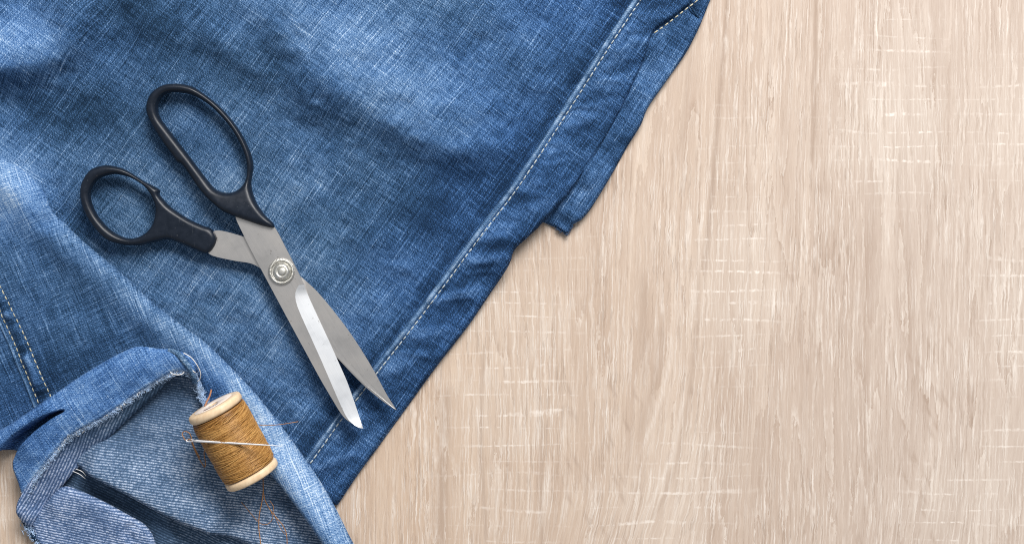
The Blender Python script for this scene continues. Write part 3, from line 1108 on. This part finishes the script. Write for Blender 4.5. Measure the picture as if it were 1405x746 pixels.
hemline = catmull(HEM, 6)
hem_z = lambda x, y: 40.5 - 11 * float(sstep(70.0, 10.0, x)) * float(sstep(600.0, 640.0, y))
fray(hemline, hem_z, 43, 3400, 2.3, 1.8, 4.6, 0.38, 401, 'frayed_edge', MAT_FRAY, -1)
fray(hemline, hem_z, 43, 150, 2.2, 3, 8, 0.42, 402, 'frayed_edge', MAT_FRAY_W, -1)
fray(catmull([(268, 514), (272, 528), (276, 546), (282, 557)], 6), lambda x, y: 27, 30, 420, 2.2, 3, 8, 0.45, 403, 'frayed_edge', MAT_FRAY, 1)
fray(catmull(B_INNER[:6], 6), lambda x, y: 17, 24, 650, 1.3, 2, 5, 0.4, 404, 'frayed_edge', MAT_FRAY, 1)
fray(catmull([(28, 700), (32, 716), (44, 736), (60, 752)], 6), lambda x, y: 18, 22, 260, 3.0, 3, 8, 0.45, 405, 'frayed_edge', MAT_FRAY, 1)

fray(np.array([(764, 313), (771, 317), (779, 321), (782, 314), (786, 308)], float), lambda x, y: 6, 9, 90, 0.5, 1.5, 4.0, 0.32, 406, 'frayed_edge', plain('dark_blue_lint', (0.05, 0.10, 0.20), 0.95, 0.4, 500, spec=0.1).m, -1)
fray(resample(A_OUT[40:112], 2.0), lambda x, y: 7, 14, 160, 0.3, 1.0, 3.4, 0.26, 407, 'frayed_edge', bpy.data.materials['dark_blue_lint'], -1)


def strand(name, pts, r, mat, parent, sides=6, n=6, label=None, taper=False):
    C = catmull(pts, n)
    W = [at(*p) for p in C]
    rr = [r * S * (1 + 0.12 * math.sin(i * 1.7)) for i in range(len(W))]
    if taper:
        rr[0] *= 0.5
        rr[-1] *= 0.5
    V, F = tube(W, rr, sides)
    o = mesh_obj(name, V, F, mat, parent)
    if label:
        o['label'] = label
    return o


strand('loose_thread', [(232, 508, 42), (236, 512, 46), (244, 514, 46), (251, 512, 45), (253, 508, 42)], 0.7, MAT_FRAY_W, jeans)
strand('loose_thread', [(252, 484, 50), (262, 490, 52), (270, 500, 49), (275, 511, 43), (274, 520, 36), (270, 523, 34)], 0.65, MAT_FRAY_W, jeans)
strand('loose_thread', [(259, 505, 49), (264, 508, 49), (268, 511, 46)], 0.8, MAT_FRAY_W, jeans)
strand('loose_thread', [(104, 643, 21), (112, 646, 22), (118, 652, 20)], 0.5, MAT_FRAY_W, jeans)
strand('loose_thread', [(100, 646, 20), (109, 650, 21), (117, 656, 18)], 0.5, MAT_FRAY_W, jeans)
# the corded seam end on the cuff's corner
C = catmull([(232, 481, 43), (242, 484, 47), (251, 493, 50), (259, 503, 49), (265, 514, 43), (268, 524, 32)], 8)
V, F = tube([at(*p) for p in C], [3.8 * S * (1 + 0.1 * math.sin(i * 2.1)) for i in range(len(C))], 9)
mesh_obj('seam', V, F, MAT_DENIM, jeans, True,
         {'weave': np.array([[v.x * 1000, v.y * 1000, 0] for v in V]), 'fade': np.full(len(V), 0.42)})['label'] = 'corded seam end at the corner of the cuff'

# ------------------------------------------------------------------ the scissors
sc = root('scissors', at(386, 372, 18), 'steel tailor scissors with dark handles, half open on the denim', 'scissors')


def handle_material():
    g = G('dark_handle_plastic')
    co = g.n('ShaderNodeTexCoord').outputs['Object']
    nz = g.noise(co, 420.0, 4, 0.65)
    big = g.noise(co, 45.0, 3)
    sc1 = g.noise(g.map(co, (2600, 120, 500), (0, 0, 0), (0, 0, 0.6)), 1.0, 2)
    scr = g.math('MULTIPLY', g.rng(sc1, 0.70, 0.75), g.rng(big, 0.45, 0.65))
    c = g.mix(g.rng(nz, 0.3, 0.7), (0.005, 0.009, 0.017), (0.009, 0.014, 0.025))
    dust = g.rng(g.noise(co, 1100.0, 2), 0.70, 0.76)
    c = g.mix(g.math('MULTIPLY', scr, 0.45), c, (0.12, 0.13, 0.14))
    c = g.mix(g.math('MULTIPLY', dust, 0.25), c, (0.20, 0.21, 0.22))
    g.set(Base_Color=c, Roughness=g.rng(nz, 0.3, 0.7, 0.30, 0.42), Specular_IOR_Level=0.30)
    g.bump(big, 0.05, 0.0002)
    return g.m


MAT_HANDLE = handle_material()
BIG_OUT = catmull([(238, 114.5), (221, 117.5), (206, 129), (200, 148), (206, 168), (222, 194), (237, 215), (243, 223), (251, 228), (275, 262),
                   (302, 287), (321, 296.5), (345, 305), (362, 310.5), (377, 313), (376, 306), (364, 294), (352, 276), (345, 256), (346, 240),
                   (347.5, 225), (340, 200), (323, 171), (299, 144), (270, 122), (254, 116)], 5, True)
BIG_IN = catmull([(237, 127), (223, 132), (216.5, 144), (219, 160), (234, 181), (261, 216), (287, 250), (300, 261.5), (317, 264), (331, 256),
                  (338, 239), (335, 212), (317, 177), (290, 147), (264, 131)], 5, True)
pillow('handle', BIG_OUT, [BIG_IN], lambda x, y: 10.5 - 2.0 * sstep(275, 312, y), 7.5, lambda x, y: 27.5 + 8.5 * sstep(245, 300, y), MAT_HANDLE, sc, 0.75)\
    ['label'] = 'large dark bow for the fingers'
TH_OUT = catmull([(147, 226.5), (132, 229), (121, 236), (111, 254), (111, 276), (120.5, 300), (142, 326), (165, 335.5), (190, 337), (212, 332),
                  (231, 328.5), (250, 335), (269, 343), (284, 348), (294, 340), (298.5, 326), (291, 314), (278, 309), (259, 300), (236, 285), (224, 273), (219, 266),
                  (220, 261), (209, 254), (197, 248), (175, 234), (162, 229)], 5, True)
TH_IN = catmull([(154, 239.5), (135, 246), (125.5, 260), (125.5, 276), (136, 298), (154, 316.5), (175, 326.5), (194, 323), (208, 309.5),
                 (213, 290), (210, 274), (198, 256), (181, 245), (167, 240.5)], 5, True)
pillow('handle', TH_OUT, [TH_IN], lambda x, y: 10.0 - 1.5 * sstep(250, 298, x), 7.5, lambda x, y: 27.5 + 4.0 * sstep(230, 290, x), MAT_HANDLE, sc, 0.75)['label'] = 'small dark bow for the thumb'


def blade(name, spine, edge_out, ground, zt, th, edge_drop, mat, matb, label):
    """plate whose top is spine + ground line, with a ground facet between ground line and cutting edge"""
    k = S * (1 - zt / HC)
    o0 = origin_of(sc)

    def w(p, z):
        return Vector(((p[0] - 702.5) * k, (373 - p[1]) * k, z * S)) - o0
    bm = bmesh.new()
    gl = resample(catmull(ground, 6), 6)
    el = resample(catmull(edge_out, 6), 6)
    m = len(gl)
    # same number of stations on the ground line and on the cutting edge
    q = np.linspace(0, len(el) - 1, m)
    el = np.stack([np.interp(q, np.arange(len(el)), el[:, j]) for j in (0, 1)], 1)
    sp = catmull(spine, 5)
    top = [bm.verts.new(w(p, zt)) for p in sp]
    gv = [bm.verts.new(w(p, zt)) for p in gl[:-1]]
    tipv = bm.verts.new(w(el[-1], zt - edge_drop))
    ev = [bm.verts.new(w(p, zt - edge_drop * min(1.0, 0.35 + i * 0.3))) for i, p in enumerate(el[:-1])]
    bot_top = [bm.verts.new(w(p, zt - th)) for p in sp]
    bot_ev = [bm.verts.new(w(p, zt - th)) for p in el[:-1]]
    bt = bm.verts.new(w(el[-1], zt - th))
    # top: spine runs from heel, down the back to the tip; ground line comes back up
    bm.faces.new(top + [tipv] + gv[::-1])
    # the ground facet has its own vertices, so that it shades smoothly and keeps a crisp border
    gf = []
    g2 = [bm.verts.new(v.co) for v in [top[0]] + gv]
    e2 = [bm.verts.new(v.co) for v in [ev[0]] + ev]
    t2 = bm.verts.new(tipv.co)
    mid = [bm.verts.new((a.co + b.co) * 0.5) for a, b in zip(g2, e2)]
    for i in range(len(g2) - 1):
        gf.append(bm.faces.new((g2[i], g2[i + 1], mid[i + 1], mid[i])))
        q4 = (mid[i], mid[i + 1], e2[i + 1], e2[i])
        if i == 0:
            q4 = (mid[0], mid[1], e2[1])
        gf.append(bm.faces.new(q4))
    gf.append(bm.faces.new((g2[-1], t2, mid[-1])))
    gf.append(bm.faces.new((mid[-1], t2, e2[-1])))
    for f in gf:
        f.material_index = 1
        f.smooth = True
    bm.verts.remove(e2[0])
    ring = top + [tipv] + ev[::-1]
    low = bot_top + [bt] + bot_ev[::-1]
    for i in range(len(ring)):
        j = (i + 1) % len(ring)
        bm.faces.new((ring[j], ring[i], low[i], low[j]))
    bm.faces.new(low[::-1])
    bmesh.ops.recalc_face_normals(bm, faces=bm.faces)
    for f in gf:
        f.normal_update()
        if f.normal.z < 0:
            f.normal_flip()
    me = bpy.data.meshes.new(name)
    bm.to_mesh(me)
    bm.free()
    me.materials.append(mat)
    me.materials.append(matb)
    o = bpy.data.objects.new(name, me)
    o.parent = sc
    COL.objects.link(o)
    o['label'] = label
    bv = o.modifiers.new('edge', 'BEVEL')
    bv.width = 0.2 * S
    bv.segments = 1
    bv.limit_method = 'ANGLE'
    bv.angle_limit = math.radians(40)
    return o


blade('blade', [(417, 389), (411, 377), (404, 363), (392, 340), (377, 312), (368, 307), (348, 300), (331, 294), (323, 297), (334, 322), (346, 346), (372, 395), (400, 447),
                (425, 493), (442, 524), (458, 551), (466, 564), (474, 574), (484, 581)],
      [(417, 389), (421, 402), (428, 418), (440, 444), (453, 472), (465, 499), (476, 524), (486, 552), (493, 573), (498, 588)],
      [(410, 391), (405.5, 400), (406, 413), (412, 430), (425, 459), (439, 490), (452, 520), (462, 543), (470, 561), (477, 574), (484, 581), (492, 586), (498, 588)],
      36.5, 4.2, 3.6, MAT_STEEL, MAT_BEVEL, 'upper blade with a bright ground facet and the pivot screw')
blade('blade', [(417, 383), (436, 401), (458, 427), (480, 456), (499, 485), (515, 512), (530, 540), (540, 556), (544, 562)][::-1] +
      [(404, 372), (385, 352), (350, 331), (322, 321), (298, 316), (289, 322), (285, 336), (288, 349), (318, 357), (346, 362), (364, 374), (380, 394), (400, 420)],
      [(400, 420), (420, 447), (440, 470), (461, 489), (480, 509), (500, 529), (520, 546), (535, 557), (544, 562)],
      [(403, 418), (422, 445), (442, 468), (462, 487), (481, 507), (501, 527), (521, 544.5), (535.5, 556), (544, 562)],
      32.2, 3.2, 0.15, MAT_STEEL, MAT_STEEL, 'lower blade with a curved tang')


def lathe(prof, cx, cy, name, mat, parent, seg=48, mod=None):
    V, F = [], []
    for i, (r, z) in enumerate(prof):
        for j in range(seg):
            a = 2 * math.pi * j / seg
            rr = r * (mod(a, i, r) if mod else 1.0)
            c = at(cx, cy, z)
            V.append((c.x + rr * S * math.cos(a), c.y + rr * S * math.sin(a), z * S))
    for i in range(len(prof) - 1):
        for j in range(seg):
            j2 = (j + 1) % seg
            F.append((i * seg + j, i * seg + j2, (i + 1) * seg + j2, (i + 1) * seg + j))
    F.append(tuple((len(prof) - 1) * seg + j for j in range(seg)))
    return mesh_obj(name, V, F, mat, parent)


screw = lathe([(17.6, 36.6), (17.6, 38.0), (17.0, 39.3), (15.6, 39.8), (14.2, 39.3), (13.0, 38.2), (11.5, 38.0), (0.5, 38.0)], 386, 372.5, 'pivot_screw', MAT_SCREW, sc,
              192, lambda a, i, r: 1 + (0.035 * math.cos(a * 52) if i in (1, 2) else (0.02 * math.cos(a * 52) if i in (3, 4) else 0)))
# raised ribs of the knurled rim
parts = []
for j in range(52):
    a = 2 * math.pi * j / 52
    p = [at(386 + r * math.cos(a + tw), 372.5 - r * math.sin(a + tw), z) for r, tw, z in ((13.4, -0.02, 38.7), (15.2, 0.0, 40.3), (17.2, 0.03, 39.2))]
    parts.append(tube(p, 0.62 * S, 5))
V, F = join(parts)
mesh_obj('knurled_rim', V, F, MAT_SCREW, screw)
hexf = lambda a, i, r: (1.0 / max(math.cos((a % (math.pi / 3)) - math.pi / 6), 0.96) * 0.985) if 0 < i < 4 else 1.0
lathe([(11.2, 38.0), (11.2, 39.2), (10.2, 42.0), (8.6, 43.6), (7.2, 44.2), (6.2, 43.6), (5.8, 43.2), (0.3, 43.2)], 386, 372.5, 'nut', MAT_SCREW, screw, 96, hexf)
lathe([(4.9, 43.2), (4.9, 44.6), (4.2, 45.4), (2.5, 45.7), (0.3, 45.8)], 386.5, 372.5, 'pin', MAT_SCREW, screw, 40)

# ------------------------------------------------------------------ the spool
AX2 = Vector((46.0, -91.0, 0)).normalized()       # from the upper end to the lower, seen from above (y up)
TILT = math.radians(9.0)
axis = (AX2 * math.cos(TILT) + Vector((0, 0, -math.sin(TILT)))).normalized()
CEN = at(320.5, 605, 62)
e1 = (Vector((0, 0, 1)) - axis * axis.z).normalized()
e2 = axis.cross(e1).normalized()
sp = root('thread_spool', at(321.5, 606, 20), 'wooden spool of golden brown thread lying on the inside-out denim', 'spool')


def sp_pt(a, r, t):
    return CEN + (axis * a + (e1 * math.cos(t) + e2 * math.sin(t)) * r) * S


def wood_spool_material():
    g = G('pale_turned_wood')
    co = g.n('ShaderNodeTexCoord').outputs['Object']
    gr = g.noise(g.map(co, (500, 160, 500), (0, 0, 0), (0, 0, 0.47)), 1.0, 4, 0.6)
    sp_ = g.rng(g.noise(co, 900.0, 2), 0.66, 0.74)
    c = g.mix(g.rng(gr, 0.3, 0.7), (0.66, 0.47, 0.29), (0.80, 0.63, 0.43))
    c = g.mix(g.math('MULTIPLY', sp_, 0.4), c, (0.38, 0.22, 0.12))
    g.set(Base_Color=c, Roughness=0.45, Specular_IOR_Level=0.35)
    g.bump(gr, 0.1, 0.0002)
    return g.m


MAT_SPOOL = wood_spool_material()
MAT_LABEL = plain('paper_label', (0.78, 0.68, 0.60), 0.75, 0.12, 300).m
MAT_INK = plain('dark_ink', (0.10, 0.05, 0.05), 0.8, 0.3, 600).m


def sp_lathe(prof, name, mat, parent, seg=72, close=True):
    V, F = [], []
    for a, r in prof:
        for j in range(seg):
            V.append(sp_pt(a, r, 2 * math.pi * j / seg))
    n = len(prof)
    for i in range(n - 1 if not close else n):
        i2 = (i + 1) % n
        for j in range(seg):
            j2 = (j + 1) % seg
            F.append((i * seg + j, i * seg + j2, i2 * seg + j2, i2 * seg + j))
    return mesh_obj(name, V, F, mat, parent)


HL = 56.5      # half length
FR = 37.6      # flange radius
top_fl = sp_lathe([(-HL, 5), (-HL, FR - 5), (-HL + .9, FR - 1.6), (-HL + 2.8, FR - .2), (-HL + 7.5, FR + .2), (-HL + 10.0, FR - .8), (-HL + 11.6, FR - 3), (-HL + 12.6, FR - 8), (-HL + 14, 26), (-HL + 14, 5)],
                  'flange', MAT_SPOOL, sp)
sp_lathe([(HL, 5), (HL, FR - 5), (HL - .9, FR - 1.6), (HL - 2.8, FR - .2), (HL - 7.5, FR + .2), (HL - 10.0, FR - .8), (HL - 11.6, FR - 3), (HL - 12.6, FR - 8), (HL - 14, 26), (HL - 14, 5)], 'flange', MAT_SPOOL, sp)
sp_lathe([(-HL + 1, 5), (-HL + 1, 24), (HL - 1, 24), (HL - 1, 5)], 'core', MAT_SPOOL, sp, 40)
# label disc on the upper end
sp_lathe([(-HL - 0.25, 7), (-HL - 0.5, 7.2), (-HL - 0.5, 27), (-HL - 0.25, 27.3)], 'paper_label', MAT_LABEL, top_fl, 48)
parts = []
for j in range(11):
    a = -0.55 + j * 0.11
    r = 17 + (j % 3) * 0.7
    p0 = sp_pt(-HL - 0.62, r, a)
    p1 = sp_pt(-HL - 0.62, r + 3.2, a + 0.03)
    parts.append(tube([p0, p1], 0.5 * S, 4))
V, F = join(parts)
mesh_obj('printed_mark', V, F, MAT_INK, top_fl)


def thread_material():
    g = G('golden_brown_thread')
    sh = g.attr('shade')
    co = g.n('ShaderNodeTexCoord').outputs['Object']
    nz = g.noise(co, 1500.0, 2)
    f = g.math('ADD', sh, g.math('MULTIPLY', g.math('SUBTRACT', nz, 0.5), 0.5), clamp=True)
    c = g.ramp(f, [(0.0, (0.185, 0.082, 0.018)), (0.45, (0.335, 0.158, 0.036)), (1.0, (0.62, 0.36, 0.12))])
    g.set(Base_Color=c, Roughness=0.42, Specular_IOR_Level=0.5)
    return g.m


MAT_THREAD = thread_material()
VV, FF, SH = [], [], []


def wrap(a0, r, tilt, ph, turns, rad, shade, seg=40):
    n = int(seg * turns)
    pts = []
    for i in range(n + 1):
        t = 2 * math.pi * turns * i / n
        a = a0 + tilt * math.sin(t + ph) + 0.25 * math.sin(3 * t + ph * 2)
        a = max(-HL + 13.2, min(HL - 13.2, a))
        edge = max(0, abs(a) - (HL - 24)) / 10.0
        pts.append(sp_pt(a, r - 1.0 * edge ** 2 + 0.35 * math.sin(2 * t + ph), t))
    v, f = tube(pts, rad * S, 4, False)
    b = len(VV)
    VV.extend(v)
    FF.extend([tuple(q + b for q in w) for w in f])
    SH.extend([shade] * len(v))


for i in range(92):
    wrap(-HL + 13.5 + i * (2 * HL - 27) / 91, 36.6, random.uniform(-1, 1), random.uniform(0, 6), 1, 0.72, random.uniform(0.0, 0.4))
for i in range(150):
    wrap(random.uniform(-HL + 16, HL - 16), 37.2 + random.uniform(-.2, .3), random.uniform(1.0, 8.0), random.gauss(1.2, 0.8), 1, random.uniform(0.42, 0.58),
         random.uniform(0.2, 0.7))
for i in range(230):
    wrap(random.uniform(-HL + 18, HL - 18), 37.7 + random.uniform(-.2, .6), random.uniform(3.0, 11.0), random.gauss(1.4, 0.8), 1, random.uniform(0.30, 0.43),
         random.uniform(0.35, 0.95))
wound = mesh_obj('wound_thread', VV, FF, MAT_THREAD, sp, True, {'shade': np.array(SH)})
# dark body under the windings
sp_lathe([(-HL + 13, 24), (-HL + 13.5, 34.6), (HL - 13.5, 34.6), (HL - 13, 24)], 'thread_layer', MAT_THREAD, sp, 48)

MAT_LOOSE = plain('loose_brown_thread', (0.30, 0.145, 0.055), 0.6, 0.3, 900).m
MAT_RUST = plain('rusty_brown_thread', (0.34, 0.15, 0.075), 0.7, 0.25, 900).m
strand('thread_end', [(360, 640, 30), (361, 658, 26), (361, 674, 24), (359, 690, 25), (356, 704, 28), (355, 722, 33), (357, 740, 36), (359, 760, 34)], 0.72, MAT_LOOSE, wound)
strand('thread_end', [(361, 668, 26), (363, 684, 24), (369, 696, 24), (378, 708, 24), (388, 720, 25), (393, 732, 26), (394, 746, 27), (395, 764, 27)], 0.62, MAT_LOOSE, wound)
strand('thread_end', [(362, 682, 25), (368, 694, 27), (373, 704, 26), (374, 711, 24), (368, 718, 23), (361, 719, 27), (354, 715, 29), (346, 706, 29), (336, 694, 27), (331, 688, 25)], 0.45, MAT_LOOSE, wound)
strand('thread_end', [(370, 686, 24), (375, 694, 26), (376, 704, 24), (380, 714, 23), (386, 726, 23), (392, 733, 22)], 0.4, MAT_LOOSE, wound)
strand('thread_end', [(281, 557, 56), (284, 550, 54), (288, 542, 50), (290, 534, 47)], 1.2, MAT_RUST, wound)
strand('thread_end', [(356, 583, 62), (368, 583, 58), (384, 582, 50), (397, 580, 42), (409, 578, 36)], 0.5, MAT_LOOSE, wound)

# ------------------------------------------------------------------ needle and its thread
nd_a, nd_b = at(254, 603.5, 99), at(388, 611.5, 103)
ND = root('needle', tuple(nd_a), 'thin steel sewing needle lying across the spool of thread', 'needle')
g = plain('needle_steel', (0.93, 0.93, 0.95), 0.34, 0.03, 900, metallic=0.85)
MAT_NEEDLE = g.m
dv = nd_b - nd_a
sd = dv.cross(Vector((0, 0, 1))).normalized()
parts = []
prof = [(0.085, 1.55), (0.12, 1.65), (0.3, 1.6), (0.5, 1.45), (0.7, 1.15), (0.85, 0.8), (0.94, 0.5), (0.985, 0.25), (1.0, 0.06)]
parts.append(tube([nd_a + dv * t for t, _ in prof], [r * S for _, r in prof], 10))
eye = []
for k in range(20):
    a = 2 * math.pi * k / 20
    eye.append(nd_a + dv * (0.05 + 0.042 * math.cos(a)) + sd * (1.35 * S * math.sin(a)))
eye.append(eye[0])
eye.append(eye[1])
parts.append(tube(eye, 0.62 * S, 6, False))
V, F = join(parts)
mesh_obj('shaft', V, F, MAT_NEEDLE, ND)

ths = root('sewing_thread', at(265, 615, 60), 'short golden thread looped through the needle eye', 'thread')
C = catmull([(282, 612, 74), (280, 622, 64), (282, 634, 52), (281, 640, 48), (277, 635, 52), (270, 623, 66), (265, 612, 84), (262, 604, 98), (259.5, 602, 101),
             (256, 604.5, 97), (252, 600, 92), (250, 594, 90), (254, 591.5, 92), (260, 594, 93), (263, 601, 90), (264, 606, 84), (268, 616, 74), (274, 627, 62)], 6)
V, F = tube([at(*p) for p in C], 0.7 * S, 6)
mesh_obj('strand', V, F, MAT_LOOSE, ths)
